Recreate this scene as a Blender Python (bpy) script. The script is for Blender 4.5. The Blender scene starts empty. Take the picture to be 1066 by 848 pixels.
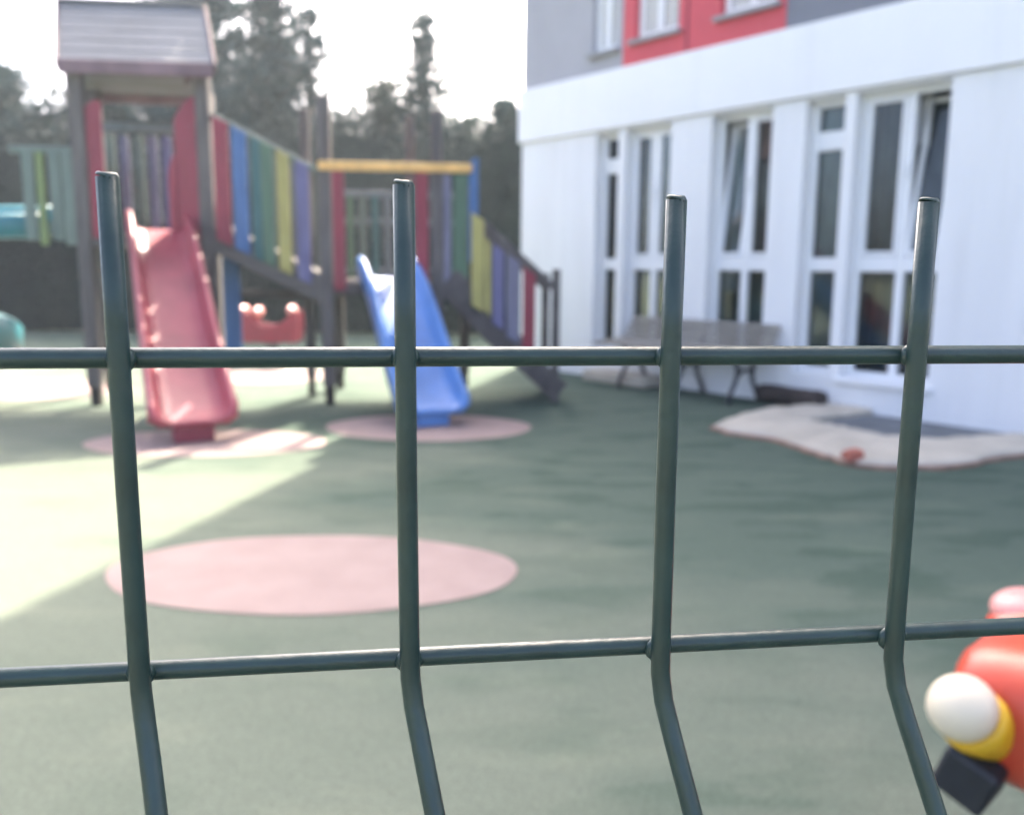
import bpy, bmesh, math, random
from mathutils import Vector, Matrix
R = math.radians
random.seed(7)
sc = bpy.context.scene
COL = sc.collection

# ------------------------------------------------------------------ materials
def mat(name, col, rough=0.6, var=0.12, scale=6.0, bump=0.0, bscale=60.0, spec=0.5, metal=0.0, stretch=None, col2=None, lo=0.35, hi=0.65, transl=0.0, coat=0.0):
    m = bpy.data.materials.new(name); m.use_nodes = True
    nt = m.node_tree; b = nt.nodes['Principled BSDF']
    b.inputs['Roughness'].default_value = rough
    b.inputs['Specular IOR Level'].default_value = spec
    b.inputs['Metallic'].default_value = metal
    if coat: b.inputs['Coat Weight'].default_value = coat
    tc = nt.nodes.new('ShaderNodeTexCoord'); mp = nt.nodes.new('ShaderNodeMapping')
    nt.links.new(tc.outputs['Object'], mp.inputs['Vector'])
    if stretch: mp.inputs['Scale'].default_value = stretch
    n = nt.nodes.new('ShaderNodeTexNoise'); n.inputs['Scale'].default_value = scale
    n.inputs['Detail'].default_value = 6; n.inputs['Roughness'].default_value = 0.6
    nt.links.new(mp.outputs['Vector'], n.inputs['Vector'])
    cr = nt.nodes.new('ShaderNodeValToRGB')
    c = Vector(col)
    a = c*(1-var); d = Vector(col2) if col2 else c*(1+var)
    cr.color_ramp.elements[0].position = lo; cr.color_ramp.elements[1].position = hi
    cr.color_ramp.elements[0].color = (*a, 1); cr.color_ramp.elements[1].color = (*d, 1)
    nt.links.new(n.outputs['Fac'], cr.inputs['Fac'])
    nt.links.new(cr.outputs['Color'], b.inputs['Base Color'])
    if bump:
        n2 = nt.nodes.new('ShaderNodeTexNoise'); n2.inputs['Scale'].default_value = bscale; n2.inputs['Detail'].default_value = 4
        nt.links.new(mp.outputs['Vector'], n2.inputs['Vector'])
        bp = nt.nodes.new('ShaderNodeBump'); bp.inputs['Strength'].default_value = bump; bp.inputs['Distance'].default_value = 0.01
        nt.links.new(n2.outputs['Fac'], bp.inputs['Height']); nt.links.new(bp.outputs['Normal'], b.inputs['Normal'])
    if transl:
        tr = nt.nodes.new('ShaderNodeBsdfTranslucent'); mx = nt.nodes.new('ShaderNodeMixShader'); mx.inputs[0].default_value = transl
        nt.links.new(cr.outputs['Color'], tr.inputs['Color'])
        out = nt.nodes['Material Output']
        nt.links.new(b.outputs[0], mx.inputs[1]); nt.links.new(tr.outputs[0], mx.inputs[2]); nt.links.new(mx.outputs[0], out.inputs['Surface'])
    return m

M = {}
M['coat'] = mat('green_powder_coat', (.015, .036, .033), .36, .2, 60, .05, 300)
M['zinc'] = mat('bare_zinc', (.62, .64, .65), .3, .1, 80, metal=.6)
M['wood'] = mat('weathered_timber', (0.124, 0.111, 0.105), .8, .28, 5, .5, 40, stretch=(6, 6, .6))
M['woodh'] = mat('weathered_board', (0.131, 0.118, 0.108), .8, .28, 5, .5, 40, stretch=(.6, 6, 6))
M['dwood'] = mat('dark_timber', (0.098, 0.087, 0.083), .8, .3, 6, .5, 40)
M['foot'] = mat('post_foot', (.045, .038, .032), .8, .3, 12, .3)
M['roof'] = mat('roof_boards', (0.204, 0.205, 0.211), .75, .16, 4, .4, 40, stretch=(.5, 4, 4))
M['roofedge'] = mat('roof_fascia_board', (.19, .125, .140), .75, .2, 5, .3, 40)
def paint(n, c): return mat(n, c, .5, .14, 5, .2, 50, stretch=(3, 3, .7))
M['red'] = paint('red_paint', (0.249, 0.031, 0.053)); M['blue'] = paint('blue_paint', (0.056, 0.137, 0.311))
M['green'] = paint('green_paint', (0.081, 0.150, 0.093)); M['yellow'] = paint('yellow_paint', (0.386, 0.342, 0.112))
M['purple'] = paint('purple_paint', (0.137, 0.130, 0.249)); M['lav'] = paint('lavender_paint', (0.161, 0.155, 0.223))
M['sage'] = paint('sage_paint', (0.124, 0.164, 0.139)); M['orange'] = paint('orange_paint', (.80, .48, .16))
M['teal'] = paint('teal_paint', (0.044, 0.124, 0.124)); M['lime'] = paint('lime_paint', (0.164, 0.219, 0.079))
M['grey'] = paint('grey_paint', (0.137, 0.161, 0.168))
M['redpl'] = mat('red_plastic', (0.317, 0.056, 0.075), .42, .16, 3, .05, 90)
M['redfoot'] = mat('dark_red_plastic', (.22, .03, .05), .5, .1, 5)
M['bluepl'] = mat('blue_plastic', (0.085, 0.204, 0.475), .40, .14, 3, .05, 90)
M['turq'] = mat('turquoise_plastic', (0.042, 0.186, 0.218), .35, .08, 3, .05, 90)
M['white'] = mat('white_render', (.80, .80, .80), .85, .035, 1.2, .25, 120)
M['white'].node_tree.nodes['Mapping'].inputs['Scale'].default_value = (2.2, 2.2, .35)
def weather(m, amt):
    nt = m.node_tree; b = nt.nodes['Principled BSDF']; src = b.inputs['Base Color'].links[0].from_socket; N = nt.nodes.new; Lk = nt.links.new
    tc = N('ShaderNodeTexCoord'); mp = N('ShaderNodeMapping'); mp.inputs['Scale'].default_value = (5, 5, .22); Lk(tc.outputs['Object'], mp.inputs['Vector'])
    n = N('ShaderNodeTexNoise'); n.inputs['Scale'].default_value = 2.2; n.inputs['Detail'].default_value = 5; Lk(mp.outputs['Vector'], n.inputs['Vector'])
    r = N('ShaderNodeValToRGB'); r.color_ramp.elements[0].position = .52; r.color_ramp.elements[1].position = .78
    r.color_ramp.elements[0].color = (1, 1, 1, 1); r.color_ramp.elements[1].color = (1-amt, 1-amt*.98, 1-amt*1.0, 1); Lk(n.outputs['Fac'], r.inputs['Fac'])
    mx = N('ShaderNodeMix'); mx.data_type = 'RGBA'; mx.blend_type = 'MULTIPLY'; mx.inputs['Factor'].default_value = 1
    Lk(src, mx.inputs['A']); Lk(r.outputs[0], mx.inputs['B']); Lk(mx.outputs['Result'], b.inputs['Base Color'])
M['fascia'] = mat('white_fascia_paint', (.83, .83, .83), .7, .02, .8, .1, 80)
weather(M['white'], .07); weather(M['fascia'], .05)
M['greyw'] = mat('grey_render', (0.385, 0.385, 0.410), .85, .05, 1.5, .25, 120)
M['dgreyw'] = mat('dark_grey_render', (0.208, 0.216, 0.248), .85, .05, 1.5, .25, 120)
M['redw'] = mat('red_render', (.62, .105, .125), .8, .05, 2, .2, 120)
M['pvc'] = mat('white_window_frame', (.80, .81, .82), .4, .02, 3)
M['glass'] = mat('dark_window_glass', (.045, .055, .060), .06, .5, 1.6, stretch=(1, 1, .5), spec=.6)
gm = bpy.data.materials.new('window_glass'); gm.use_nodes = True; gn = gm.node_tree
gn.nodes.remove(gn.nodes['Principled BSDF']); tr_ = gn.nodes.new('ShaderNodeBsdfTransparent'); tr_.inputs[0].default_value = (.74, .80, .80, 1)
gl_ = gn.nodes.new('ShaderNodeBsdfGlossy'); gl_.inputs['Roughness'].default_value = .07; fr_ = gn.nodes.new('ShaderNodeFresnel'); fr_.inputs[0].default_value = 1.5
mx_ = gn.nodes.new('ShaderNodeMixShader'); gn.links.new(fr_.outputs[0], mx_.inputs[0]); gn.links.new(tr_.outputs[0], mx_.inputs[1]); gn.links.new(gl_.outputs[0], mx_.inputs[2])
gn.links.new(mx_.outputs[0], gn.nodes['Material Output'].inputs['Surface'])
M['pane'] = gm
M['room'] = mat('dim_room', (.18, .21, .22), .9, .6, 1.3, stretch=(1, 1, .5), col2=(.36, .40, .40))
M['sill'] = mat('grey_metal_sill', (.30, .30, .31), .5, .1, 6)
M['curtain'] = mat('pale_curtain', (.55, .55, .53), .9, .12, 14, stretch=(3, 3, .1))
M['conc'] = mat('pale_concrete', (0.471, 0.427, 0.354), .9, .14, 3.0, .6, 50)
M['clay'] = mat('red_clay_soil', (.26, .15, .11), .95, .25, 9, .6, 50)
M['pit'] = mat('grey_slate_floor', (0.130, 0.143, 0.156), .9, .22, 3, .5, 60)
M['brick'] = mat('orange_brick', (0.400, 0.128, 0.088), .9, .25, 14, .6, 90)
M['bench'] = mat('grey_bench_slats', (0.264, 0.246, 0.215), .8, .2, 5, .4, 40, stretch=(.5, 5, 5))
M['iron'] = mat('dark_cast_iron', (0.029, 0.029, 0.038), .5, .2, 12, .2)
M['log'] = mat('dark_log_bark', (0.048, 0.036, 0.032), .9, .4, 10, .9, 40)
M['rred'] = mat('glossy_red_plastic', (0.498, 0.057, 0.025), .32, .05, 3, .03, 90)
M['rpink'] = mat('faded_and_sunlit_pink_plastic', (0.622, 0.277, 0.252), .4, .08, 4)  # own pink of the rider caps; on the rocker it paints in sunlight
M['rwhite'] = mat('offwhite_plastic', (0.672, 0.587, 0.449), .35, .05, 4)
M['ryel'] = mat('yellow_plastic', (0.672, 0.395, 0.017), .38, .06, 4)
M['rblack'] = mat('black_rubber', (.014, .017, .025), .55, .2, 20, .2)
M['steel'] = mat('steel_spring', (.12, .12, .13), .4, .2, 20, metal=.7)
M['leafA'] = mat('dark_conifer_needles', (0.013, 0.044, 0.061), .7, .35, 1.2, col2=(.026, .056, .050), transl=.18, spec=.12)
M['leafB'] = mat('grey_conifer_needles', (0.017, 0.050, 0.075), .7, .35, 1.2, col2=(.032, .064, .062), transl=.18, spec=.12)
M['leafC'] = mat('olive_foliage', (0.026, 0.053, 0.044), .7, .35, 1.2, col2=(.048, .064, .046), transl=.22, spec=.12)
M['hedge'] = mat('dark_hedge_leaves', (0.010, 0.025, 0.030), .7, .35, .9, col2=(.020, .034, .030), transl=.10, spec=.08)
M['bark'] = mat('tree_bark', (.085, .065, .05), .9, .3, 10, .8, 30)
M['earth'] = mat('earth', (.16, .15, .10), .95, .3, .6, .5, 20, col2=(.14, .17, .08))
M['pink'] = mat('pink_rubber', (0.290, 0.212, 0.194), .9, .05, 5, .35, 260, col2=(.310, .232, .212))

def rubber():
    m = bpy.data.materials.new('green_rubber'); m.use_nodes = True
    nt = m.node_tree; b = nt.nodes['Principled BSDF']; N = nt.nodes.new; Lk = nt.links.new
    b.inputs['Roughness'].default_value = .95; b.inputs['Specular IOR Level'].default_value = .15
    tc = N('ShaderNodeTexCoord')
    def noise(s, det, scl=(1, 1, 1)):
        mp = N('ShaderNodeMapping'); mp.inputs['Scale'].default_value = scl; Lk(tc.outputs['Object'], mp.inputs['Vector'])
        n = N('ShaderNodeTexNoise'); n.inputs['Scale'].default_value = s; n.inputs['Detail'].default_value = det; Lk(mp.outputs['Vector'], n.inputs['Vector']); return n
    def ramp(n, p0, p1, c0, c1):
        r = N('ShaderNodeValToRGB'); r.color_ramp.elements[0].position = p0; r.color_ramp.elements[1].position = p1
        r.color_ramp.elements[0].color = (*c0, 1); r.color_ramp.elements[1].color = (*c1, 1); Lk(n.outputs['Fac'], r.inputs['Fac']); return r
    # base colour runs from paler at near left to darker at far right, broken by noise
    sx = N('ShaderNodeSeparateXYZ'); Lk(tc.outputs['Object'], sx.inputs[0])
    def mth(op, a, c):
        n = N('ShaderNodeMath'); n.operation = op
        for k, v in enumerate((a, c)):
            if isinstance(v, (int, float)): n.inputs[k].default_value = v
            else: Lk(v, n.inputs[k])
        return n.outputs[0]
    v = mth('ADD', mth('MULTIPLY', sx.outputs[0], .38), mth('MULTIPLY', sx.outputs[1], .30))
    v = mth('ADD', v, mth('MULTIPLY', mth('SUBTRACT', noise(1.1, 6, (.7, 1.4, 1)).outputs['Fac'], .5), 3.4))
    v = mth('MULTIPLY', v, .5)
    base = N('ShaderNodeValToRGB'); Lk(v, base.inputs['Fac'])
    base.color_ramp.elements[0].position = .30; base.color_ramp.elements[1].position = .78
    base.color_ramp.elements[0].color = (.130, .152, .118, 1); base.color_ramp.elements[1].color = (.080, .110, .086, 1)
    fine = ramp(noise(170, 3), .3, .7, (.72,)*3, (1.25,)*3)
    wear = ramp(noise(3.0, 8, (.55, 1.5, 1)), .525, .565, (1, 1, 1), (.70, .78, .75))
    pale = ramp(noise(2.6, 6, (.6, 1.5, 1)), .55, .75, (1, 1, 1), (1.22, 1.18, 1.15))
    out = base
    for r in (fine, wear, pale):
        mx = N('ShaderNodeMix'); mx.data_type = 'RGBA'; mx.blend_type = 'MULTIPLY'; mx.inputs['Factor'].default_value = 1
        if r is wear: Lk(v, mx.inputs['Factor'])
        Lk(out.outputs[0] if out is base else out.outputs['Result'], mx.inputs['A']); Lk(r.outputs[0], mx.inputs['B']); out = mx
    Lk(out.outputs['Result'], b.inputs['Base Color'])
    bp = N('ShaderNodeBump'); bp.inputs['Strength'].default_value = .35; bp.inputs['Distance'].default_value = .004
    Lk(noise(190, 3).outputs['Fac'], bp.inputs['Height']); Lk(bp.outputs['Normal'], b.inputs['Normal'])
    return m
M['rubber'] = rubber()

# ------------------------------------------------------------------ mesh helpers
class MB:
    def __init__(s): s.v = []; s.f = []; s.mi = []; s.sm = []
    def add(s, vs, fs, mi=0, sm=False):
        o = len(s.v); s.v += [tuple(p) for p in vs]
        for q in fs: s.f.append(tuple(i+o for i in q)); s.mi.append(mi); s.sm.append(sm)
        return s
    def hexa(s, p, mi=0):      # p: 4 bottom + 4 top, both counter-clockwise from above
        return s.add(p, [(3, 2, 1, 0), (4, 5, 6, 7), (0, 1, 5, 4), (1, 2, 6, 5), (2, 3, 7, 6), (3, 0, 4, 7)], mi)
    def box(s, x0, x1, y0, y1, z0, z1, mat4=None, mi=0):
        p = [Vector(q) for q in ((x0, y0, z0), (x1, y0, z0), (x1, y1, z0), (x0, y1, z0), (x0, y0, z1), (x1, y0, z1), (x1, y1, z1), (x0, y1, z1))]
        if mat4: p = [mat4 @ q for q in p]
        return s.hexa(p, mi)
    def bar(s, a, b, w, h, up=(0, 0, 1)):   # rectangular bar a->b
        a = Vector(a); b = Vector(b); d = (b-a).normalized(); side = d.cross(Vector(up))
        if side.length < 1e-4: side = d.cross(Vector((0, 1, 0)))
        side.normalize(); u = side.cross(d)
        c = lambda P, i, j: P+side*(w/2*i)+u*(h/2*j)
        return s.hexa([c(a, -1, -1), c(a, 1, -1), c(b, 1, -1), c(b, -1, -1), c(a, -1, 1), c(a, 1, 1), c(b, 1, 1), c(b, -1, 1)])
    def tube(s, pts, r, n=10, mi=0, caps=True, capmi=None):
        pts = [Vector(p) for p in pts]; rr = r if isinstance(r, (list, tuple)) else [r]*len(pts)
        ref = None; vs = []
        for i, p in enumerate(pts):
            d = (pts[min(i+1, len(pts)-1)]-pts[max(i-1, 0)]).normalized()
            if ref is None:
                ref = d.cross(Vector((0, 0, 1)))
                if ref.length < .05: ref = d.cross(Vector((0, 1, 0)))
            ref = (ref-d*ref.dot(d)).normalized(); q = d.cross(ref)
            for k in range(n):
                a = 2*math.pi*k/n; vs.append(p+(ref*math.cos(a)+q*math.sin(a))*rr[i])
        fs = []
        for i in range(len(pts)-1):
            for k in range(n): fs.append((i*n+k, i*n+(k+1) % n, (i+1)*n+(k+1) % n, (i+1)*n+k))
        s.add(vs, fs, mi, True)
        if caps:
            o = len(s.v)-len(vs); L = len(pts)-1
            s.f.append(tuple(o+k for k in reversed(range(n)))); s.mi.append(mi); s.sm.append(False)
            s.f.append(tuple(o+L*n+k for k in range(n))); s.mi.append(mi if capmi is None else capmi); s.sm.append(False)
        return s
    def sweep(s, rings, closed=True, sm=False):
        n = len(rings[0]); vs = [p for r in rings for p in r]; fs = []
        for i in range(len(rings)-1):
            for k in range(n if closed else n-1): fs.append((i*n+k, i*n+(k+1) % n, (i+1)*n+(k+1) % n, (i+1)*n+k))
        fs.append(tuple(range(n-1, -1, -1))); L = (len(rings)-1)*n; fs.append(tuple(L+k for k in range(n)))
        return s.add(vs, fs, 0, sm)
    def ell(s, c, r, mat3=None, nu=28, nv=16, zcut=None):
        vs = []; fs = []
        for j in range(nv+1):
            t = math.pi*j/nv
            for i in range(nu):
                a = 2*math.pi*i/nu
                p = Vector((r[0]*math.sin(t)*math.cos(a), r[1]*math.sin(t)*math.sin(a), r[2]*math.cos(t)))
                if mat3: p = mat3 @ p
                vs.append(Vector(c)+p)
        for j in range(nv):
            for i in range(nu): fs.append((j*nu+i, (j+1)*nu+i, (j+1)*nu+(i+1) % nu, j*nu+(i+1) % nu))
        return s.add(vs, fs, 0, True)
    def build(s, name, m, parent=None, origin=(0, 0, 0), bevel=0.0, seg=1, label=None, fixn=False, weld=False):
        me = bpy.data.meshes.new(name)
        if isinstance(m, (list, tuple)):
            for q in m: me.materials.append(q)
        else: me.materials.append(m)
        o = Vector(origin)
        me.from_pydata([tuple(Vector(p)-o) for p in s.v], [], s.f)
        for p, k, q in zip(me.polygons, s.mi, s.sm): p.material_index = k; p.use_smooth = q
        if bevel or fixn or weld:
            bm = bmesh.new(); bm.from_mesh(me)
            if weld: bmesh.ops.remove_doubles(bm, verts=bm.verts, dist=1e-5)
            bmesh.ops.recalc_face_normals(bm, faces=bm.faces)
            if bevel:
                es = [e for e in bm.edges if len(e.link_faces) == 2 and e.calc_face_angle(0) > R(35)]
                bmesh.ops.bevel(bm, geom=es, offset=bevel, segments=seg, affect='EDGES', profile=.6)
            bm.to_mesh(me); bm.free()
        ob = bpy.data.objects.new(name, me); COL.objects.link(ob); ob.location = o
        if parent: ob.parent = parent; 
        if label: ob['label'] = label
        return ob

def thing(name, label, cat, loc=(0, 0, 0), rz=0.0, group=None):
    o = bpy.data.objects.new(name, None); COL.objects.link(o); o.empty_display_size = .1
    o.location = loc; o.rotation_euler = (0, 0, rz); tag(o, label, cat, group); return o
def tag(o, label, cat, group=None):
    o['label'] = label; o['category'] = cat
    if group: o['group'] = group
    return o
def structure(o): o['kind'] = 'structure'; return o

# ------------------------------------------------------------------ ground
g = MB(); g.add([(-120, -120, 0), (120, -120, 0), (120, 120, 0), (-120, 120, 0)], [(0, 1, 2, 3)])
structure(g.build('ground', M['earth']))
def sheet(name, pts, z, m):
    b = MB(); b.add([(x, y, z) for x, y in pts], [tuple(range(len(pts)))]); return structure(b.build(name, m))
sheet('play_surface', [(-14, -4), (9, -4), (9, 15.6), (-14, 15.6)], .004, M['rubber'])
def patch(cx, cy, a, b, rot=0, seed=0):
    rnd = random.Random(seed); ph = [rnd.uniform(0, 6.28) for _ in range(3)]; pts = []
    for k in range(72):
        t = 2*math.pi*k/72; w = 1+.010*math.sin(3*t+ph[0])+.007*math.sin(7*t+ph[1])
        x = a*w*math.cos(t); y = b*w*math.sin(t)
        pts.append((cx+x*math.cos(rot)-y*math.sin(rot), cy+x*math.sin(rot)+y*math.cos(rot)))
    sheet('pink_ground_patch', pts, .008, M['pink'])
patch(-.79, 3.33, .815, .455, 0, 1)
patch(-.63, 6.52, .78, .56, 0, 2)
patch(-2.10, 5.86, .82, .47, 0, 3)
patch(-4.75, 8.35, 1.0, .75, 0, 4)
patch(-2.75, 9.6, .75, .7, 0, 5)

# ------------------------------------------------------------------ mesh fence
FT = R(7.25); FD = .161
froot = thing('mesh_fence', 'dark green welded wire fence with bare upright wire ends, closest to the viewer', 'fence', (0, FD, 0), FT)
NW = 31
def wire_pts():
    pts = [(0, 0, 1.2150)]
    pts += [(0, 0, 1.19), (0, 0, 1.16), (.0002, 0, 1.128), (.0003, -.0001, 1.122), (.0009, -.0010, 1.1165), (.0022, -.0036, 1.110)]
    pts += [(.0084, -.0172, 1.080), (.0092, -.0188, 1.0755), (.0094, -.0192, 1.071), (.0092, -.0188, 1.0665), (.0084, -.0172, 1.062)]
    pts += [(.001, -.002, 1.022), (.0004, 0, 1.014), (.0002, 0, .9), (0, 0, .70)]
    pts += [(0, -.002, .62), (0, -.0258, .575), (0, -.002, .53), (0, 0, .45), (0, 0, .04)]
    return pts
proto = None
for i in range(NW):
    x = -.0697+.0500*(i-15)
    if proto is None:
        b = MB(); b.tube(list(reversed(wire_pts())), .00196, 14)
        b.tube([(0, 0, 1.2149), (.0001, 0, 1.21525), (.0002, 0, 1.2156), (.0002, 0, 1.21572)], [.00197, .0019, .0016, .0013], 14, capmi=1)
        w = b.build('upright_wire', [M['coat'], M['zinc']], froot); proto = w
    else:
        w = proto.copy(); COL.objects.link(w); w.parent = froot
    w.location = (x, 0, {15: -.0002, 16: -.0005, 17: -.0022, 18: -.0017}.get(i, random.uniform(-.002, .0006)))   # cut ends are never quite level
for z, y in ((1.1836, .0034), (1.1243, .0034), (1.0710, -.0158), (1.018, .0034), (.82, .0034), (.625, .0034), (.575, -.0228), (.525, .0034), (.33, .0034), (.13, .0034)):
    b = MB(); b.tube([(-.82+.1*k, y, z+(.0007*(k-8.2)/1.5 if z == 1.1243 else 0)) for k in range(17)], .00188, 14)
    for k in range(NW): b.ell((-.0697+.05*(k-15)+(.0084 if y < 0 else 0), y-.0020, z), (.0027, .0014, .0026), None, 10, 6)
    b.build('cross_wire', M['coat'], froot)
for x in (-.85, .86):
    b = MB(); b.box(x-.03, x+.03, -.01, .05, 0, 1.26); p = b.build('fence_post', M['coat'], froot, bevel=.004)
    b = MB(); b.box(x-.033, x+.033, -.013, .053, 1.2605, 1.275); b.build('post_cap', M['rblack'], p, bevel=.004)

# ------------------------------------------------------------------ building
AX, AY = .092, 10.82
BRZ = math.atan2(-.771, .637)
br = thing('school_building', 'white ground floor building with a grey and red upper storey and tall windows', 'building', (AX, AY, 0), BRZ)
def panel(name, x0, x1, z0, z1, holes, y, depth, m, label=None):
    xs = sorted({x0, x1, *[h[0] for h in holes], *[h[1] for h in holes]}); zs = sorted({z0, z1, *[h[2] for h in holes], *[h[3] for h in holes]})
    b = MB()
    for i in range(len(xs)-1):
        for j in range(len(zs)-1):
            cx = (xs[i]+xs[i+1])/2; cz = (zs[j]+zs[j+1])/2
            if any(h[0] < cx < h[1] and h[2] < cz < h[3] for h in holes): continue
            b.add([(xs[i], y, zs[j]), (xs[i+1], y, zs[j]), (xs[i+1], y, zs[j+1]), (xs[i], y, zs[j+1])], [(0, 1, 2, 3)])
    def rev(p, q): b.add([p, q, (q[0], y+depth, q[2]), (p[0], y+depth, p[2])], [(0, 1, 2, 3)])
    for h in holes:
        rev((h[0], y, h[2]), (h[0], y, h[3])); rev((h[1], y, h[3]), (h[1], y, h[2])); rev((h[1], y, h[2]), (h[0], y, h[2])); rev((h[0], y, h[3]), (h[1], y, h[3]))
    rev((x0, y, z0), (x0, y, z1)); rev((x1, y, z1), (x1, y, z0))
    return b.build(name, m, br, label=label)
WB = .30; WT = 2.655
H1 = (1.26, 1.60, WB, WT); H2 = (1.70, 2.32, WB, WT); H3 = (2.82, 3.50, WB+.1, WT); H4 = (3.83, 4.20, WB, WT); H5 = (4.30, 5.07, WB, WT)
panel('ground_floor_wall', 0, 10.5, 0, 2.68, [H1, H2, H3, H4, H5], 0, .24, M['white'])
b = MB(); b.box(-.03, 10.5, -.045, .0, 2.683, 3.285); b.build('fascia', M['fascia'], br, bevel=.008)
U0 = (1.16, 1.52, 3.50, 5.1); U1 = (1.78, 2.36, 3.53, 5.1); U2 = (2.86, 3.48, 3.54, 5.1)
panel('upper_wall', 0, 1.62, 3.287, 10.5, [U0], .012, .2, M['greyw'], 'pale grey upper wall')
panel('upper_wall', 1.62, 3.57, 3.287, 6.0, [U1, U2], .004, .2, M['redw'], 'red upper wall section')
panel('upper_wall', 1.62, 3.57, 6.0, 10.5, [], .012, .2, M['greyw'], 'grey wall above the red section')
panel('upper_wall', 3.57, 10.5, 3.287, 10.5, [], .012, .2, M['dgreyw'], 'darker grey upper wall')
b = MB(); b.box(2.462, 2.482, -.004, .003, 3.29, 6.0); b.build('wall_joint', M['redfoot'], br)
# side, back and roof close the body of the building
b = MB(); b.add([(0, 0, 0), (0, 9, 0), (0, 9, 3.285), (0, 0, 3.285)], [(0, 1, 2, 3)]); b.build('side_wall', M['white'], br)
b = MB(); b.add([(0, .012, 3.285), (0, 9, 3.285), (0, 9, 10.5), (0, .012, 10.5)], [(0, 1, 2, 3)]); b.build('side_wall', M['greyw'], br)
b = MB(); b.add([(10.5, 0, 0), (10.5, 9, 0), (10.5, 9, 10.5), (10.5, 0, 10.5)], [(0, 1, 2, 3)]); b.add([(0, 9, 0), (10.5, 9, 0), (10.5, 9, 10.5), (0, 9, 10.5)], [(0, 1, 2, 3)]); b.build('rear_wall', M['greyw'], br)
b = MB(); b.box(-.15, 10.65, -.2, 9.1, 10.5, 10.75); b.build('roof', M['sill'], br)
b = MB(); b.box(1.45, 2.35, -.32, -.002, .006, .12); b.build('doorstep', M['conc'], br, bevel=.01)

YF = .12   # frames sit this far back in the openings
def frame_bars(b, x0, x1, z0, z1, t=.045, y0=YF, y1=YF+.06, T=None):
    b.box(x0, x0+t, y0, y1, z0, z1, T); b.box(x1-t, x1, y0, y1, z0, z1, T)
    b.box(x0+t, x1-t, y0, y1, z0, z0+t, T); b.box(x0+t, x1-t, y0, y1, z1-t, z1, T)
def pane(par, x0, x1, z0, z1, y=YF+.035, T=None, m='pane'):
    b = MB(); b.box(x0, x1, y, y+.012, z0, z1, T); return b.build('pane', M[m], par)
def window_door(h):          # narrow leaf with a small light above
    b = MB(); x0, x1, z0, z1 = h
    frame_bars(b, x0, x1, z0, z1, .055)
    b.box(x0+.055, x1-.055, YF, YF+.06, z1-.42, z1-.26); b.box(x0+.055, x1-.055, YF-.004, YF+.064, 1.20, 1.32)
    o = b.build('window', M['pvc'], br, bevel=.006)
    pane(o, x0+.06, x1-.06, z1-.255, z1-.06); pane(o, x0+.06, x1-.06, 1.325, z1-.425); pane(o, x0+.06, x1-.06, z0+.06, 1.195)
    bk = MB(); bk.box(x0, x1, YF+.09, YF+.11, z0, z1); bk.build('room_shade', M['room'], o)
def window_double(h, tilt=None, ang=7.0, drape=None):
    x0, x1, z0, z1 = h; xm = x0+(x1-x0)*.53; b = MB()
    frame_bars(b, x0, x1, z0, z1, .05)
    b.box(xm-.035, xm+.035, YF-.002, YF+.062, z0+.05, z1-.05)
    b.box(x0+.05, xm-.035, YF-.004, YF+.064, 1.20, 1.33); b.box(xm+.035, x1-.05, YF-.004, YF+.064, 1.20, 1.33)
    o = b.build('window', M['pvc'], br, bevel=.006)
    for k, (a, c) in enumerate(((x0+.052, xm-.037), (xm+.037, x1-.052))):
        pane(o, a+.005, c-.005, z0+.055, 1.195)
        T = None
        if tilt == k:
            T = Matrix.Translation((0, YF+.02, 1.335)) @ Matrix.Rotation(R(-ang), 4, 'X') @ Matrix.Translation((0, -YF-.02, -1.335))
        s = MB(); frame_bars(s, a, c, 1.335, z1-.055, .034, YF-.008, YF+.05, T)
        s.build('sash', M['pvc'], o, bevel=.005)
        pane(o, a+.036, c-.036, 1.37, z1-.09, YF+.02, T)
    hb = MB(); hb.box(xm-.012, xm+.012, YF-.03, YF-.004, 1.95, 2.07); hb.build('handle', M['pvc'], o, bevel=.004)
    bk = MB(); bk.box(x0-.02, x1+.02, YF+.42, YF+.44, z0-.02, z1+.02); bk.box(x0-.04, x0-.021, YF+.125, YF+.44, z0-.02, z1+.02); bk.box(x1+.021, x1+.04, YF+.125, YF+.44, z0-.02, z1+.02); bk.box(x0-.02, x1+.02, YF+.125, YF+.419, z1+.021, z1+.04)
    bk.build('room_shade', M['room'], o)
    if drape:
        for a, c, lo_ in drape:
            cu = MB(); n = 14; vs = []
            for k in range(n+1):
                xx = a+(c-a)*k/n; yy = YF+.16+.012*math.sin(2.2*k); vs += [(xx, yy, lo_+.03*math.sin(1.7*k)), (xx, yy, z1)]
            cu.add(vs, [(2*k, 2*k+2, 2*k+3, 2*k+1) for k in range(n)], 0, True); cu.build('curtain', M['curtain'], o)
    s = MB(); s.box(x0-.04, x1+.04, -.05, .11, z0-.045, z0-.002); s.build('sill', M['pvc'], o, bevel=.005)
window_door(H1); window_double(H2, None, 7, [(H2[0]+.02, H2[0]+.14, .4)]); window_double(H3, 0, 7, [(H3[0]+.02, H3[0]+.17, 1.0)]); window_door(H4); window_double(H5, 1, 9, [(H5[0]+.30, H5[0]+.50, 2.22)])
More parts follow.
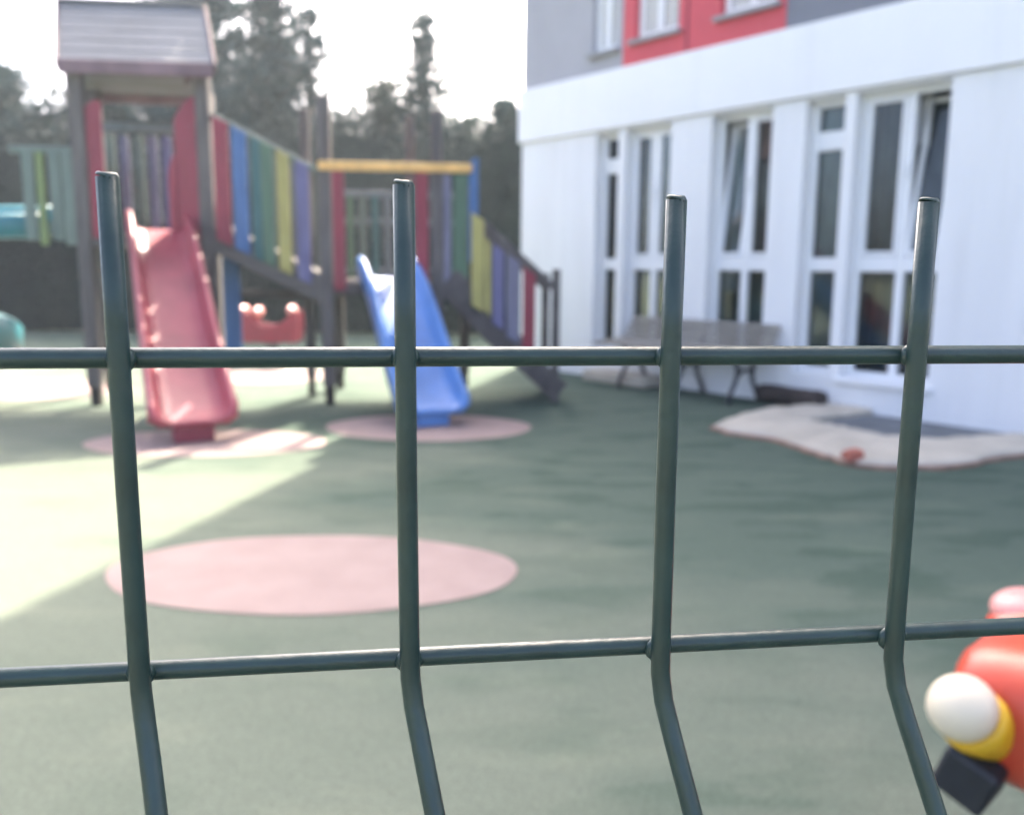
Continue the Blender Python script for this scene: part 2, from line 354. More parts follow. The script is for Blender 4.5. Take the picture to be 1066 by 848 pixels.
def upper_window(h):
    x0, x1, z0, z1 = h; b = MB(); frame_bars(b, x0, x1, z0, z1, .07, .07, .13)
    xm = (x0+x1)/2; b.box(xm-.04, xm+.04, .068, .132, z0+.07, z1-.07)
    o = b.build('window', M['pvc'], br, bevel=.006)
    pane(o, x0+.07, xm-.042, z0+.072, z1-.072, .10); pane(o, xm+.042, x1-.07, z0+.072, z1-.072, .10)
    c = MB(); c.box(x0+.075, x0+.075+(xm-x0)*.55, .092, .098, z0+.08, z1-.08); c.box(xm+.05, xm+.05+(xm-x0)*.5, .092, .098, z0+.08, z1-.08); c.build('curtain', M['curtain'], o)
    s = MB(); s.box(x0-.05, x1+.05, -.06, .068, z0-.045, z0-.003); s.build('sill', M['sill'], o, bevel=.004)
for h in (U0, U1, U2): upper_window(h)

# ------------------------------------------------------------------ bench against the wall
def bl(t, y, z=0):           # building frame -> world
    c, s = math.cos(BRZ), math.sin(BRZ); return Vector((AX+t*c-y*s, AY+t*s+y*c, z))
bn = thing('park_bench', 'grey slatted bench with dark iron legs against the white wall below the windows', 'bench', bl(2.80, -.27), BRZ)
for k in range(4):
    b = MB(); y = -.285+.118*k; b.box(-.98, .97, y, y+.098, .435+.006*k, .465+.006*k+.004*(k%2)); b.build('seat_slat', M['bench'], bn, bevel=.006)
for k in range(4):
    z = .475+.062*k; y = .10+.040*k
    b = MB(); b.bar((-.88, y, z+.03), (.93, y, z+.03), .028, .050, (0, .25, 1)); b.build('back_slat', M['bench'], bn, bevel=.006)
for x in (.74, .10, -.62):
    b = MB()
    b.tube([(x, -.25, .012), (x, -.22, .10), (x, -.15, .21), (x, -.12, .31), (x, -.19, .425)], [.024, .022, .022, .022, .024], 8)
    b.tube([(x, .21, .012), (x, .17, .10), (x, .10, .21), (x, .10, .31), (x, .125, .43), (x, .245, .71)], [.024, .022, .022, .022, .022, .018], 8)
    b.tube([(x, -.14, .24), (x, -.06, .30), (x, .02, .31), (x, .10, .24)], .016, 8)
    b.tube([(x, -.2, .428), (x, .16, .428)], .018, 8)
    b.build('leg_frame', M['iron'], bn)
# log lying at the wall
b = MB(); p0 = bl(3.60, -.14); lg = []
for k in range(12):
    q = k/11; lg.append(bl(3.60+.66*q, -.13+.02*math.sin(5*q), .095+.004*math.sin(9*q)))
b.tube(lg, [.074]+[.083+.007*math.sin(3.1*k) for k in range(10)]+[.076], 16)
tag(b.build('log', M['log'], origin=p0), 'short dark brown log lying beside the bench at the wall base', 'log')

# ------------------------------------------------------------------ broken concrete edging by the wall
outer = [(2.80, 7.53), (2.45, 7.46), (2.19, 7.34), (1.85, 7.02), (1.53, 6.52), (1.62, 6.30), (1.85, 6.10), (1.93, 5.84), (2.02, 5.55), (2.14, 5.26), (2.40, 5.20), (2.75, 5.27), (3.38, 5.62), (3.95, 5.75), (4.40, 5.60)]
inner = [(3.04, 7.24), (2.86, 7.12), (2.62, 6.98), (2.45, 6.86), (2.30, 6.76), (2.36, 6.66), (2.46, 6.56), (2.52, 6.42), (2.60, 6.26), (2.68, 6.10), (2.80, 6.04), (3.00, 6.03), (3.25, 6.10), (3.60, 6.22), (3.98, 6.11)]
def refine(P, amp, seed):
    rnd = random.Random(seed); o = []
    for i in range(len(P)-1):
        for k in range(4):
            q = k/4; w = amp if k else amp*.3
            o.append((P[i][0]*(1-q)+P[i+1][0]*q+rnd.uniform(-w, w), P[i][1]*(1-q)+P[i+1][1]*q+rnd.uniform(-w, w)))
    return o+[P[-1]]
po = refine(outer, .018, 3); pi_ = refine(inner, .012, 4); rnd = random.Random(5)
er = thing('concrete_edging', 'pale broken concrete edging round a grey pit at the foot of the wall', 'edging', (2.4, 6.2, 0))
b = MB(); rings = []
for (a, c) in zip(po, pi_):
    h = .062+rnd.uniform(-.006, .006); A = Vector((a[0], a[1], 0)); Cc = Vector((c[0], c[1], 0)); d = (Cc-A)
    rings.append([A+d*.00+Vector((0, 0, .022)), A+d*.03+Vector((0, 0, h-.012)), A+d*.09+Vector((0, 0, h)), A+d*.5+Vector((0, 0, h+.006)), A+d*.93+Vector((0, 0, h)), A+d*1.0+Vector((0, 0, h-.014)), A+d*1.0+Vector((0, 0, .016))])
b.sweep([[p-Vector((2.4, 6.2, 0)) for p in r] for r in rings], True); b.build('concrete_rim', M['conc'], er, fixn=True)
b = MB(); rings = []
for (a, c) in zip(po, pi_):
    A = Vector((a[0], a[1], 0)); d = (Vector((c[0], c[1], 0))-A).normalized(); j = rnd.uniform(.008, .03)
    rings.append([A-d*j+Vector((0, 0, .005)), A-d*(j*.6)+Vector((0, 0, .028)), A+d*.03+Vector((0, 0, .03)), A+d*.03+Vector((0, 0, .005))])
b.sweep([[p-Vector((2.4, 6.2, 0)) for p in r] for r in rings], True); b.build('clay_footing', M['clay'], er, fixn=True)
b = MB(); b.add([(x-2.4, y-6.2, .014) for x, y in pi_], [tuple(range(len(pi_)))]); b.build('pit_floor', M['pit'], er, fixn=True)
b = MB(); T = Matrix.Translation((2.13, 5.33, .075)) @ Matrix.Rotation(R(25), 4, 'Z') @ Matrix.Rotation(R(9), 4, 'X')
b.hexa([T @ Vector(p) for p in ((-.07, -.05, -.03), (.065, -.055, -.03), (.075, .04, -.03), (-.06, .05, -.03), (-.05, -.035, .03), (.055, -.04, .036), (.05, .035, .03), (-.055, .03, .022))])
tag(b.build('broken_brick', M['brick'], origin=(2.13, 5.33, .045), bevel=.008), 'broken orange brick on the near corner of the concrete edging', 'brick')

# ------------------------------------------------------------------ wooden playset
pr = thing('wooden_playset', 'timber climbing frame with roofed tower, coloured plank railings and three plastic slides', 'playset', (-3.58, 7.42, 0), R(6))
def post(x, y, z1, w=.10, m='wood', z0=.006):
    b = MB(); b.box(x-w/2, x+w/2, y-w/2, y+w/2, z0+.16, z1); o = b.build('post', M[m], pr, bevel=.010)
    f = MB(); f.box(x-w*.36, x+w*.36, y-w*.36, y+w*.36, z0, z0+.158); f.build('post_foot', M['foot'], o, bevel=.006)
    return o
def beam(a, c, w, h, m='woodh', name='beam', label=None, par=None):
    b = MB(); b.bar(a, c, w, h); return b.build(name, M[m], par or pr, bevel=.008, label=label)
def plank(x0, x1, y, zb0, zb1, zt0, zt1, m, th=.026, label=None, rnd_top=True):
    b = MB()
    zt = [zt0+(zt1-zt0)*k/6 for k in range(7)]; n = 7; w = x1-x0
    if rnd_top:
        zt = [z-.035*(abs(k-3)/3)**2.5 for k, z in enumerate(zt)]
    pts = [(x0, zb0), (x1, zb1)]+[(x0+w*k/6, zt[k]) for k in reversed(range(7))]
    nn = len(pts); vs = [(p[0], y-th/2, p[1]) for p in pts]+[(p[0], y+th/2, p[1]) for p in pts]
    fs = [tuple(range(nn)), tuple(nn+k for k in reversed(range(nn)))]+[(k, nn+k, nn+(k+1) % nn, (k+1) % nn) for k in range(nn)]
    b.add(vs, fs); return b.build('railing_plank', M[m], pr, label=label, fixn=True, bevel=.004)
D = 1.02
# tower
for (x, y) in ((0, 0), (1.0, 0), (-.22, D), (.80, D)): post(x, y, 2.80, .115)
b = MB()
for k in range(7): b.box(-.02-.028*k, 1.02-.028*k, .06+k*.13, .06+k*.13+.122, 1.46, 1.495)
b.build('deck', M['woodh'], pr, bevel=.004)
beam((.0, -.0, 1.40), (1.0, -.0, 1.40), .05, .11); beam((-.22, D, 1.40), (.8, D, 1.40), .05, .11)
beam((0, .0, 1.40), (-.22, D, 1.40), .05, .11); beam((1, 0, 1.40), (.8, D, 1.40), .05, .11)
# gable roof, ridge left to right
ov = .13; z_e = 2.80; z_r = 3.42
rf = MB(); RS = .20      # the ridge sits askew to the left
for s in (-1, 1):
    ye = -ov if s < 0 else D+ov; yr = D/2
    for k in range(6):
        q0, q1 = k/6, (k+1)/6
        a0 = ye+(yr-ye)*q0; a1 = ye+(yr-ye)*q1; c0 = z_e+(z_r-z_e)*q0; c1 = z_e+(z_r-z_e)*q1
        lo, hi = (.012, -.002)
        k0, k1 = (RS*q0, RS*q1) if s < 0 else (RS*(2-q0), RS*(2-q1))
        P = [(-.08-k0, a0, c0), (1.12-k0, a0, c0), (1.12-k1, a1, c1), (-.08-k1, a1, c1)]
        rf.hexa([(p[0], p[1], p[2]-.012) for p in P] + [(p[0], p[1], p[2]+(.018 if i < 2 else .012)) for i, p in enumerate(P)])
roof = rf.build('tower_roof', M['roof'], pr, fixn=True)
beam((-.08, -ov-.012, z_e-.035), (1.12, -ov-.012, z_e-.035), .024, .115, 'roofedge', 'eave_board', par=roof)
beam((-.08-2*RS, D+ov+.012, z_e-.035), (1.12-2*RS, D+ov+.012, z_e-.035), .024, .115, 'roofedge', 'eave_board', par=roof)
for x in (-.093, 1.133):
    for s in (-1, 1):
        beam((x if s < 0 else x-2*RS, -ov if s < 0 else D+ov, z_e-.02), (x-RS, D/2, z_r-.02), .022, .10, 'roofedge', 'gable_board', par=roof)
beam((-.09-RS, D/2, z_r+.016), (1.13-RS, D/2, z_r+.016), .10, .03, 'roof', 'ridge_board', par=roof)
for x in (-.002, 1.002):
    b = MB(); b.add([(x, .02, z_e+.05), (x-2*RS, D-.02, z_e+.05), (x-RS, D/2, z_r-.06)], [(0, 1, 2)]); b.add([(x+.02, .02, z_e+.05), (x+.02-2*RS, D-.02, z_e+.05), (x+.02-RS, D/2, z_r-.06)], [(2, 1, 0)]); b.build('gable_panel', M['roofedge'], roof)
# tower front entrance boards
plank(.065, .19, -.02, 1.42, 1.42, 2.50, 2.55, 'red', label='red entrance board')
plank(.76, .94, -.02, 1.42, 1.42, 2.42, 2.62, 'red', label='wide red entrance board')
plank(.70, .76, -.035, 1.44, 1.44, 1.98, 2.15, 'red', label='red entrance board')
# rear railing of tower
beam((-.20, D-.01, 2.47), (.78, D-.01, 2.47), .045, .085, 'grey', 'rail')
beam((-.20, D-.01, 1.60), (.78, D-.01, 1.60), .04, .07, 'woodh', 'rail')
for k, c in enumerate(('sage', 'lav', 'sage', 'lav', 'purple', 'blue', 'sage')):
    x = -.13+.128*k; plank(x, x+.085, D-.045, 1.50, 1.50, 2.40, 2.40, c, label={'sage': 'sage green', 'purple': 'purple', 'blue': 'blue', 'lav': 'lavender grey'}[c]+' plank')
for k, c in enumerate(('red', 'red', 'sage', 'red', 'sage')):       # left side railing, seen edge on
    y = .12+.17*k; b = MB(); b.box(-.05-.037*k, -.025-.037*k, y, y+.12, 1.5, 2.2); b.build('railing_plank', M[c], pr, bevel=.004, label={'red': 'red', 'sage': 'sage green'}[c]+' plank')
# left balcony rail and its deck
beam((-.56, .0, 2.13), (-.06, .0, 2.13), .05, .06, 'sage', 'rail'); beam((-.46, .0, 1.50), (-.06, .0, 1.50), .05, .11, 'sage', 'beam')
for k, (x, c) in enumerate(((-.41, 'sage'), (-.30, 'lime'), (-.20, 'sage'), (-.10, 'sage'))):
    plank(x-.045, x+.045-(.03 if c == 'lime' else 0), -.035, 1.40-.04*(k % 2), 1.40-.04*(k % 2), 2.11, 2.11, c, label={'sage': 'sage green', 'lime': 'lime green'}[c]+' plank', rnd_top=False)
b = MB()
for k in range(6): b.box(-.48, -.06, .04+k*.15, .18+k*.15, 1.44, 1.475)
b.build('deck', M['woodh'], pr, bevel=.004)
# sloping bridge
def zb(x): return 1.49+(x-1.04)*(1.06-1.49)/(1.93-1.04)
def zh(x): return 2.43+(x-1.08)*(2.00-2.43)/(1.93-1.08)
for y, s in ((.0, -1), (.62, 1)):
    beam((1.04, y, zb(1.04)-.05), (1.98, y, zb(1.98)-.05), .05, .23, 'woodh', 'beam')
    beam((1.06, y, zh(1.06)), (1.95, y, zh(1.95)), .05, .05, 'sage', 'handrail')
for x0, x1, c in ((1.075, 1.20, 'red'), (1.225, 1.345, 'blue'), (1.375, 1.455, 'teal'), (1.46, 1.555, 'green'), (1.585, 1.69, 'yellow'), (1.74, 1.85, 'purple')):
    plank(x0, x1, -.042, zb(x0)-.05, zb(x1)-.05, zh(x0)+.0, zh(x1)+.0, c, label={'red': 'red', 'blue': 'blue', 'teal': 'teal', 'green': 'green', 'yellow': 'yellow', 'purple': 'purple'}[c]+' bridge plank', rnd_top=False)
for k in range(7):
    x0 = 1.06+.13*k; b = MB(); b.hexa([(x0, .03, zb(x0)+.055), (x0+.12, .03, zb(x0+.12)+.055), (x0+.12, .59, zb(x0+.12)+.055), (x0, .59, zb(x0)+.055), (x0, .03, zb(x0)+.085), (x0+.12, .03, zb(x0+.12)+.085), (x0+.12, .59, zb(x0+.12)+.085), (x0, .59, zb(x0)+.085)]); b.build('tread', M['woodh'], pr)
for k, c in enumerate(('sage', 'grey', 'sage', 'grey', 'sage')):
    x0 = 1.10+.16*k; plank(x0, x0+.10, .66, zb(x0), zb(x0+.1), zh(x0), zh(x0+.1), c, label={'sage': 'sage green', 'grey': 'grey'}[c]+' plank', rnd_top=False)
# lower platform
post(1.98, 0, 2.62, .11); post(1.76, .52, 2.60, .085); post(2.93, 0, 2.52, .105); post(2.70, .40, 2.54, .085); post(1.98, D, 2.0, .10); post(3.22, D, 2.0, .10)
b = MB()
for k in range(7): b.box(1.93, 3.20, .06+k*.13, .06+k*.13+.122, 1.06, 1.095)
b.build('deck', M['woodh'], pr, bevel=.004)
beam((1.93, -.0, 1.02), (3.0, -.0, 1.02), .05, .11, 'dwood'); beam((1.93, D, 1.0), (3.2, D, 1.0), .05, .11, 'dwood')
beam((1.98, .0, 1.0), (1.98, D, 1.0), .05, .11, 'dwood'); beam((3.2, 0.02, 1.0), (3.2, D, 1.0), .05, .11, 'dwood')
beam((1.93, -.055, 2.045), (3.23, -.055, 2.045), .06, .075, 'orange', 'top_rail', 'orange top rail')
plank(2.04, 2.14, -.03, 1.0, 1.0, 2.0, 2.0, 'red', label='red plank', rnd_top=False)
plank(2.745, 2.855, -.03, 1.05, 1.05, 2.0, 2.0, 'red', label='red plank', rnd_top=False)
plank(2.985, 3.05, -.03, .98, .98, 2.0, 2.0, 'lav', label='lavender grey plank', rnd_top=False)
plank(3.075, 3.195, -.03, .92, .92, 2.0, 2.0, 'green', label='green plank', rnd_top=False)
plank(3.205, 3.285, -.05, 1.25, 1.25, 2.10, 2.16, 'blue', label='blue plank rising above the rail')
beam((2.02, D-.02, 1.90), (3.18, D-.02, 1.90), .045, .07, 'grey', 'rail'); beam((2.02, D-.02, 1.64), (3.18, D-.02, 1.64), .04, .07, 'grey', 'rail'); beam((2.02, D-.02, 1.16), (3.18, D-.02, 1.16), .04, .07, 'grey', 'rail')
for k in range(9): 
    x = 2.08+.12*k; c = ('green', 'sage', 'teal', 'grey')[k % 4]; plank(x, x+.06, D-.05, 1.0, 1.0, 1.88, 1.88, c, label={'green': 'green', 'sage': 'sage green', 'teal': 'teal', 'grey': 'grey'}[c]+' rear plank', rnd_top=False)
# stair down to the right
for y in (-.03, .62):
    b = MB(); b.bar((3.02, y, 1.10), (3.60, y, .50), .045, .26); b.bar((3.60, y, .50), (4.03, y, .10), .045, .20); b.build('stringer', M['dwood'], pr, bevel=.006)
for k in range(5):
    q = (k+.7)/5.6; x = 3.08+.95*q; z = 1.04*(1-q)+.08; b = MB(); b.box(x-.10, x+.10, .0, .59, z-.02, z+.015); b.build('tread', M['dwood'], pr, bevel=.004)
for x0, x1, zb0, zt0, c, l in ((3.225, 3.335, .88, 1.68, 'yellow', 'tall yellow stair plank'), (3.345, 3.395, .84, 1.48, 'yellow', 'narrow yellow stair plank'), (3.41, 3.51, .72, 1.42, 'purple', 'purple stair plank'), (3.535, 3.65, .60, 1.33, 'lav', 'lavender grey stair plank'), (3.68, 3.79, .50, 1.22, 'red', 'red stair plank')):
    plank(x0, x1, -.075, zb0, zb0-.06, zt0, zt0-.07, c, label=l, rnd_top=False)
beam((3.30, -.035, 1.62), (3.98, -.035, 1.02), .045, .06, 'wood', 'handrail'); beam((3.22, .62, 1.68), (3.98, .62, 1.02), .045, .06, 'wood', 'handrail')
b = MB(); b.box(3.945, 4.015, -.07, .0, .006, 1.20); b.build('stair_post', M['dwood'], pr, bevel=.01)
b = MB(); b.box(3.945, 4.015, .60, .67, .006, 1.16); b.build('stair_post', M['dwood'], pr, bevel=.01)
# climbing board and braces under the bridge
b = MB(); b.box(1.00, 1.15, .44, .475, .30, 1.36); b.build('climbing_board', M['blue'], pr, bevel=.01, label='blue board hanging under the bridge')
beam((1.15, .47, .95), (1.76, .50, .95), .04, .08, 'dwood')

# slides
def slide(name, m, top, bot, w0, w1, zt, zl, label, rim_top=.20, foot=True):
    T = Vector((top[0], top[1], 0)); B = Vector((bot[0], bot[1], 0)); d = (B-T).normalized(); side = Vector((-d.y, d.x, 0)) * -1
    L = (B-T).length; N = 26; path = []
    for i in range(N+1):
        q = i/N
        if q < .06: z = zt
        else:
            u = (q-.06)/.94; sm = u*u*(3-2*u)
            z = zt+(zl-zt)*(.62*u+.38*sm)
        if q > .82: z = max(z, zl+.0)
        path.append(T+d*(L*q)+Vector((0, 0, z)))
    path += [B+d*.03+Vector((0, 0, zl-.006)), B+d*.055+Vector((0, 0, zl-.022)), B+d*.066+Vector((0, 0, zl-.045))]
    rings = []
    for i, p in enumerate(path):
        q = min(i/N, 1); t = (path[min(i+1, len(path)-1)]-path[max(i-1, 0)]).normalized(); up = side.cross(t)
        if up.z < 0: up = -up
        if i > N: up = Vector((0, 0, .25))+d*.5; up.normalize()
        w = (w0+(w1-w0)*q)/2
        if i > N: w *= (1, .95, .86, .74)[i-N]
        h = .15+(rim_top-.15)*max(0, 1-q/.10) - .03*max(0, (q-.75)/.25)
        if i > N: h = (.10, .085, .06, .03)[i-N]
        sec = [(-w-.045, -.035), (-w-.05, h-.03), (-w-.028, h), (-w-.002, h-.012), (-w+.018, .045), (-w+.05, .010), (-w*.5, .0), (0, 0), (w*.5, 0), (w-.05, .010), (w-.018, .045), (w+.002, h-.012), (w+.028, h), (w+.05, h-.03), (w+.045, -.035)]
        rings.append([p+side*a+up*c for a, c in sec])
    b = MB(); b.sweep(rings, True, True); o = b.build('slide', M[m], pr, fixn=True, label=label)
    if foot:
        f = MB(); q = B-d*.07; s2 = side*(w1*.27); dd = d*.09
        f.hexa([q-s2-dd+Vector((0, 0, .01)), q-s2+dd+Vector((0, 0, .01)), q+s2+dd+Vector((0, 0, .01)), q+s2-dd+Vector((0, 0, .01)), q-s2-dd+Vector((0, 0, zl)), q-s2+dd+Vector((0, 0, zl-.03)), q+s2+dd+Vector((0, 0, zl-.03)), q+s2-dd+Vector((0, 0, zl))]); f.build('slide_foot', M['redfoot' if m == 'redpl' else m], o, fixn=True, bevel=.008)
    return o
slide('slide', 'redpl', (.565, .06), (1.235, -1.70), .40, .49, 1.50, .185, 'red slide', .17)
slide('slide', 'bluepl', (2.49, .06), (2.87, -1.18), .42, .47, 1.12, .16, 'blue slide', .18)
# turquoise spiral chute on the left
b = MB(); rings = []; cx, cy, r0 = -1.57, .10, .62
for i in range(61):
    q = i/60; a = R(90+340*q); z = 1.46-1.22*q; c = Vector((cx, cy, z)); rad = Vector((math.cos(a), math.sin(a), 0))
    sec = [(-.25, -.03), (-.25, .15), (-.225, .17), (-.205, .15), (-.17, .03), (0, 0), (.17, .03), (.215, .24), (.24, .27), (.265, .24), (.26, -.03)]
    rings.append([c+rad*(r0+s_)+Vector((0, 0, h_)) for s_, h_ in sec])
lead = [[Vector((-.55, p.y, p.z+.02)) for p in rings[0]], [Vector((-1.0, p.y, p.z+.01)) for p in rings[0]]]
b.sweep(lead+rings, True, True); b.build('slide', M['turq'], pr, fixn=True, label='turquoise spiral slide')
b = MB(); b.tube([(cx, cy, .006), (cx, cy, 1.9)], .055, 14); b.build('spiral_column', M['grey'], pr)

# ------------------------------------------------------------------ red rocker far behind the playset
rk = thing('spring_rocker', 'small red rocker with rounded tops coloured pale as if sunlit, under the sloping bridge', 'rocker', (-2.95, 10.6, 0), R(4))
for y in (-.16, .16):
    b = MB(); P = [(-.36, .30), (.36, .30), (.38, .52), (.36, .66), (.29, .70), (.24, .60), (.14, .52), (0, .50), (-.12, .52), (-.2, .62), (-.28, .70), (-.36, .66), (-.38, .5)]
    n = len(P); b.add([(x, y-.02, z) for x, z in P]+[(x, y+.02, z) for x, z in P], [tuple(range(n)), tuple(n+k for k in reversed(range(n)))]+[(k, n+k, n+(k+1) % n, (k+1) % n) for k in range(n)])
    b.build('side_panel', M['red'], rk, fixn=True, bevel=.008)
for x in (-.30, -.13, .27):
    b = MB(); b.ell((x, 0, .68 if abs(x) > .2 else .66), (.055, .20, .065)); b.build('sunlit_top', M['rpink'], rk)  # pale colour on these tops stands for sunlight falling on the red rocker
b = MB(); b.box(-.30, .30, -.138, .138, .36, .40); b.build('seat', M['red'], rk, bevel=.01)
b = MB(); b.tube([(.085*math.cos(k*.5), .085*math.sin(k*.5), .02+.33*k/75) for k in range(76)], .012, 8); b.build('spring', M['steel'], rk)

# ------------------------------------------------------------------ spring rider at the right, near
SX, SY = 1.02, 1.333
sr = thing('spring_rider', 'glossy red spring rider with white headlamp balls in yellow collars and black bumper blocks', 'spring rider', (SX, SY, 0), R(-140))
b = MB(); rings = []          # stations along local x (front = +x): half width, bottom, top
for x, w_, z0, z1 in [(.305, .06, .49, .545), (.30, .13, .455, .58), (.28, .175, .435, .612), (.21, .195, .42, .634), (.10, .195, .415, .644), (-.02, .19, .415, .65), (-.14, .185, .415, .645), (-.25, .175, .42, .622), (-.33, .15, .435, .602), (-.36, .10, .46, .575), (-.365, .05, .49, .545)]:
    zc = (z0+z1)/2; hz_ = (z1-z0)/2; r = []
    for k in range(28):
        a = 2*math.pi*k/28; ca, sa = math.cos(a), math.sin(a); e = .58
        r.append(Vector((x, w_*math.copysign(abs(ca)**e, ca), zc+hz_*math.copysign(abs(sa)**e, sa))))
    rings.append(r)
b.sweep(rings, True, True); b.build('body', M['rred'], sr, fixn=True)
for s_ in (-1, 1):
    d = Vector((.72, .22*s_, .62)).normalized(); ball = Vector((.34, .13*s_, .559)); c = ball-d*.078; q = d.to_track_quat('Z', 'Y').to_matrix()
    ring = [(c+d*t, r) for t, r in ((-.06, .030), (.0, .046), (.030, .052), (.046, .052), (.054, .046))]
    col = MB(); col.tube([p for p, _ in ring], [r for _, r in ring], 28); col.build('headlamp_collar', M['ryel'], sr)
    e = MB(); e.ell(ball, (.050, .050, .046), q); e.build('headlamp', M['rwhite'], sr)
    T = Matrix.Translation((.305, .12*s_, .447)) @ Matrix.Rotation(R(8), 4, 'Y') @ Matrix.Rotation(R(20*s_), 4, 'X')
    b = MB(); b.box(-.05, .035, -.040, .040, -.044, .040, T); b.build('bumper_block', M['rblack'], sr, bevel=.006)
    b = MB(); b.ell((.05, .125*s_, .592), (.115, .085, .066)); b.build('side_bulge', M['rred'], sr)
    b = MB(); b.ell((.055, .150*s_, .634), (.062, .056, .034)); b.build('bulge_cap', M['rpink'], sr)
b = MB(); b.ell((-.14, 0, .66), (.13, .10, .045)); b.build('seat', M['rblack'], sr)
b = MB(); b.tube([(.02, -.14, .80), (.02, 0, .825), (.02, .14, .80)], .014, 10); b.tube([(.02, 0, .62), (.02, 0, .825)], .014, 10); b.build('handlebar', M['rblack'], sr)
b = MB(); b.tube([(.09*math.cos(k*.4), .09*math.sin(k*.4), .03+.40*k/110) for k in range(111)], .012, 8); b.build('spring', M['steel'], sr)
b = MB(); b.tube([(0, 0, .006), (0, 0, .03)], .17, 28); b.build('base_plate', M['steel'], sr)

# ------------------------------------------------------------------ trees and hedge
def rv(rnd):
    while True:
        v = Vector((rnd.uniform(-1, 1), rnd.uniform(-1, 1), rnd.uniform(-1, 1)))
        if .05 < v.length < 1: return v.normalized()
def leaves(b, c, n, spread, size, rnd, axis=None):
    for _ in range(n):
        p = c+Vector((rnd.gauss(0, spread), rnd.gauss(0, spread), rnd.gauss(0, spread*.7)))
        d = rv(rnd)
        if axis: d = (d*.8+axis).normalized()
        s = d.cross(rv(rnd))
        if s.length < .1: continue
        s.normalize(); L = size*rnd.uniform(.6, 1.3); w = L*rnd.uniform(.22, .36)
        o = len(b.v); b.v += [tuple(p-d*(L*.5)), tuple(p+s*w*.5), tuple(p+d*(L*.5)), tuple(p-s*w*.5)]
        b.f.append((o, o+1, o+2, o+3)); b.mi.append(0); b.sm.append(False)
def conifer(x, y, h, rad, label, seed, m='leafA', nb=110, nl=9, z0=.25, power=.75, size=.17, lean=0.0, gap=0.0, cat='tree'):
    rnd = random.Random(seed); x *= 1.2; y *= 1.2; h = 1.2+(h-1.2)*1.2; rad *= 1.55; nb = int(nb*1.5); nl = int(nl*1.4)
    t = thing('conifer_tree', label, cat, (x, y, 0), rnd.uniform(0, 6.28), 'conifers behind the playground')
    tr = MB(); N = 9; ctr = lambda q: Vector((lean*h*q*q+.03*h*math.sin(5*q+seed)*.3, .02*h*math.sin(4*q+2*seed)*.3, h*q))
    tr.tube([ctr(k/N*.97) for k in range(N+1)], [max(.012, .055*h/3*(1-k/N)**.9) for k in range(N+1)], 8)
    b = MB()
    for i in range(nb):
        q = z0+(1-z0)*(i+rnd.random())/nb
        if gap and rnd.random() < gap*(.3+q): continue
        L = rad*((1-q)/(1-z0))**power*rnd.uniform(.55, 1.15)+.06; a = i*2.4+rnd.uniform(-.5, .5)
        d = Vector((math.cos(a), math.sin(a), rnd.uniform(.05, .65))).normalized(); c0 = ctr(q)
        if L > .3: tr.tube([c0, c0+d*L*.5, c0+d*L*.95+Vector((0, 0, .04))], [.014, .009, .004], 5, caps=False)
        ns = max(3, int(L/.13))
        for k in range(ns):
            u = (k+.6)/ns; p = c0+d*(L*u)+Vector((0, 0, .10*L*u*u)); leaves(b, p, nl, .06+.05*u, size, rnd, d*.6+Vector((0, 0, .25)))
    for k in range(4): leaves(b, ctr(.94+.02*k), 6, .03, size*.9, rnd, Vector((0, 0, 1)))
    tr.build('trunk', M['bark'], t); b.build('crown', M[m], t)
def px(x, Y): return (x-533)/906*(Y*.9875)          # column of the photo -> x at distance Y, used to note where each tree stands
conifer(-8.5, 14.9, 4.35, 1.5, 'bushy dark conifer at the far left behind the turquoise slide', 11, 'leafA', 160, 9, power=.55)
conifer(-7.05, 15.4, 4.1, 1.3, 'lower conifer just left of the roofed tower', 12, 'leafC', 150, 9, power=.5)
conifer(-6.3, 16.2, 4.0, 1.3, 'conifer directly behind the roofed tower', 13, 'leafA', 150, 9, power=.5)
conifer(-4.95, 14.6, 7.0, 1.15, 'tallest dense conifer rising right of the tower roof', 14, 'leafB', 190, 10, power=.5)
conifer(-4.05, 15.1, 5.9, 1.0, 'tall conifer with two leading tips right of the tallest one', 15, 'leafA', 150, 9, power=.55)
conifer(-3.3, 14.8, 5.3, .85, 'gappy grey conifer with loose side branches above the yellow bridge plank', 16, 'leafB', 120, 7, gap=.35, power=.6)
conifer(-2.15, 15.2, 4.15, 1.0, 'broad ragged conifer above the orange rail', 17, 'leafC', 150, 8, gap=.2, power=.45)
conifer(-1.50, 15.0, 5.25, .72, 'slim spire shaped conifer with a bent tip', 18, 'leafA', 150, 7, power=.62, lean=.02, gap=.12)
conifer(-.85, 15.6, 3.7, 1.1, 'loose olive conifer right of the slim spire', 19, 'leafC', 130, 7, gap=.3, power=.5)
conifer(-.15, 14.6, 3.8, .75, 'short bushy conifer beside the building corner', 20, 'leafA', 110, 9, power=.55)
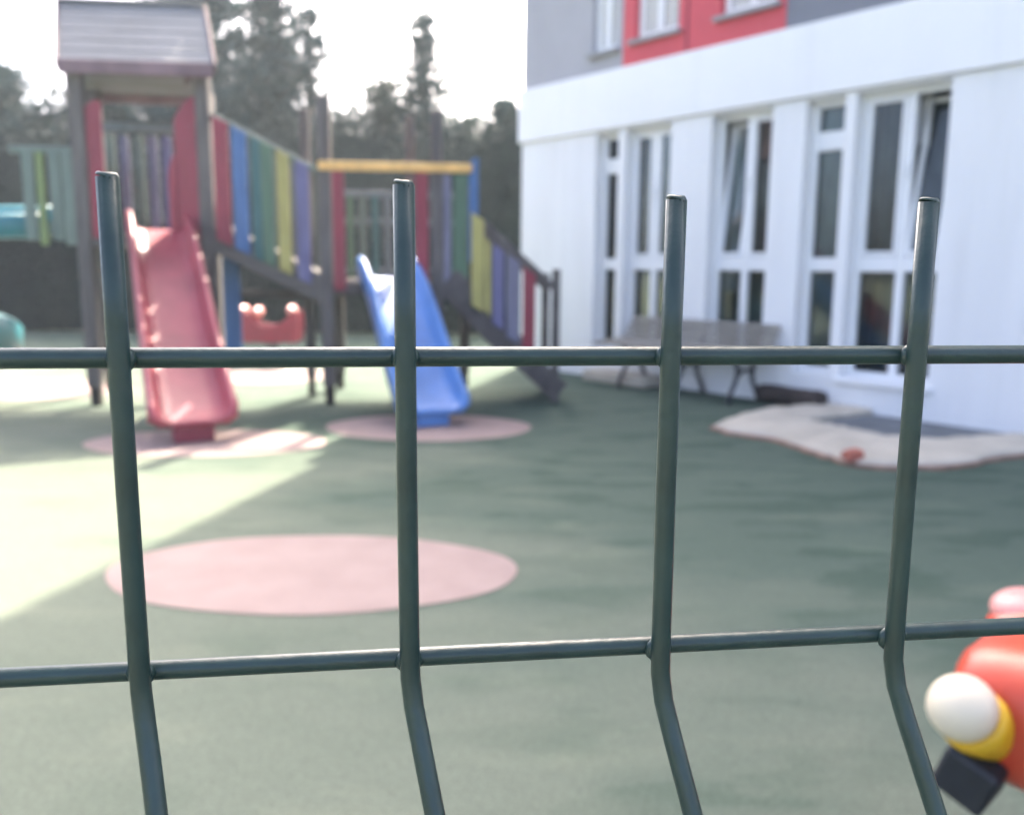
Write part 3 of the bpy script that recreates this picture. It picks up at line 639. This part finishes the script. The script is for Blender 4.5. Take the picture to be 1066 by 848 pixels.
# clipped hedge
rnd = random.Random(31)
hg = thing('hedge', 'dark uneven hedge closing off the back of the play area', 'hedge', (-4.5, 16.4, 0))
b = MB()
for k in range(4300):
    x = rnd.uniform(-8.5, 6.0); top = 3.50+.24*math.sin(1.7*x)+.18*math.sin(4.1*x+1)
    f = rnd.random()
    if f < .72: p = Vector((x, -.42+rnd.uniform(-.12, .1), rnd.uniform(.05, top)))
    elif f < .92: p = Vector((x, rnd.uniform(-.4, .4), top+rnd.uniform(-.12, .22)*rnd.random()))
    else: p = Vector((x, .42, rnd.uniform(.05, top)))
    leaves(b, p, 9, .10, .13, rnd)
b.build('foliage', M['hedge'], hg)
b = MB(); xs = [-8.5+.4*k for k in range(37)]
b.sweep([[(x, -.33, .02), (x, .33, .02), (x, .30, 3.32+.22*math.sin(1.7*x)+.18*math.sin(4.1*x+1)), (x, -.30, 3.32+.22*math.sin(1.7*x)+.18*math.sin(4.1*x+1))] for x in xs]); b.build('inner_twigs', M['hedge'], hg, fixn=True)

# ------------------------------------------------------------------ veil for lens glare
b = MB(); b.box(-124, 124, -124, 124, -1.0, 12.0)  # thin volume added to wash out contrast like lens glare
hm = bpy.data.materials.new('glare_veil'); hm.use_nodes = True; hn = hm.node_tree
hn.nodes.remove(hn.nodes['Principled BSDF']); pv = hn.nodes.new('ShaderNodeVolumePrincipled')
pv.inputs['Color'].default_value = (.80, .92, 1, 1); pv.inputs['Density'].default_value = .0022; pv.inputs['Anisotropy'].default_value = .3
hn.links.new(pv.outputs[0], hn.nodes['Material Output'].inputs['Volume'])
hz = b.build('glare_haze', hm); hz['kind'] = 'stuff'
# ------------------------------------------------------------------ light and sky
SUN_EL, SUN_AZ = 45.0, 13.0        # azimuth clockwise from +Y
w = bpy.data.worlds.new("World"); sc.world = w; w.use_nodes = True
nt = w.node_tree; bg = nt.nodes['Background']; sky = nt.nodes.new('ShaderNodeTexSky')
sky.sky_type = 'NISHITA'; sky.sun_disc = False; sky.sun_elevation = R(SUN_EL); sky.sun_rotation = R(SUN_AZ)
sky.air_density = .46; sky.dust_density = 6.0; sky.ozone_density = 0.0
nt.links.new(sky.outputs[0], bg.inputs['Color']); bg.inputs['Strength'].default_value = .115
ld = bpy.data.lights.new('sun', 'SUN'); ld.energy = 2.1; ld.angle = R(.6); ld.color = (1, .90, .74)
lo = bpy.data.objects.new('sun', ld); COL.objects.link(lo)
sv = Vector((math.sin(R(SUN_AZ))*math.cos(R(SUN_EL)), math.cos(R(SUN_AZ))*math.cos(R(SUN_EL)), math.sin(R(SUN_EL))))
lo.rotation_euler = (-sv).to_track_quat('-Z', 'Y').to_euler(); lo.location = sv*30

# ------------------------------------------------------------------ camera
cd = bpy.data.cameras.new('camera'); cam = bpy.data.objects.new('camera', cd); COL.objects.link(cam); sc.camera = cam
cd.sensor_width = 36; cd.lens = 906/1066*36; cd.clip_start = .01; cd.clip_end = 2000
cam.location = (0, 0, 1.2)
cam.rotation_euler = (Matrix.Rotation(R(90-9.05), 3, 'X') @ Matrix.Rotation(R(.5), 3, 'Z')).to_euler()
cd.dof.use_dof = True; cd.dof.focus_distance = .175; cd.dof.aperture_fstop = 18.0; cd.dof.aperture_blades = 0

sc.view_settings.view_transform = 'Standard'; sc.view_settings.look = 'None'; sc.view_settings.gamma = 1; sc.view_settings.use_curve_mapping = False
sc.view_settings.exposure = 3.2
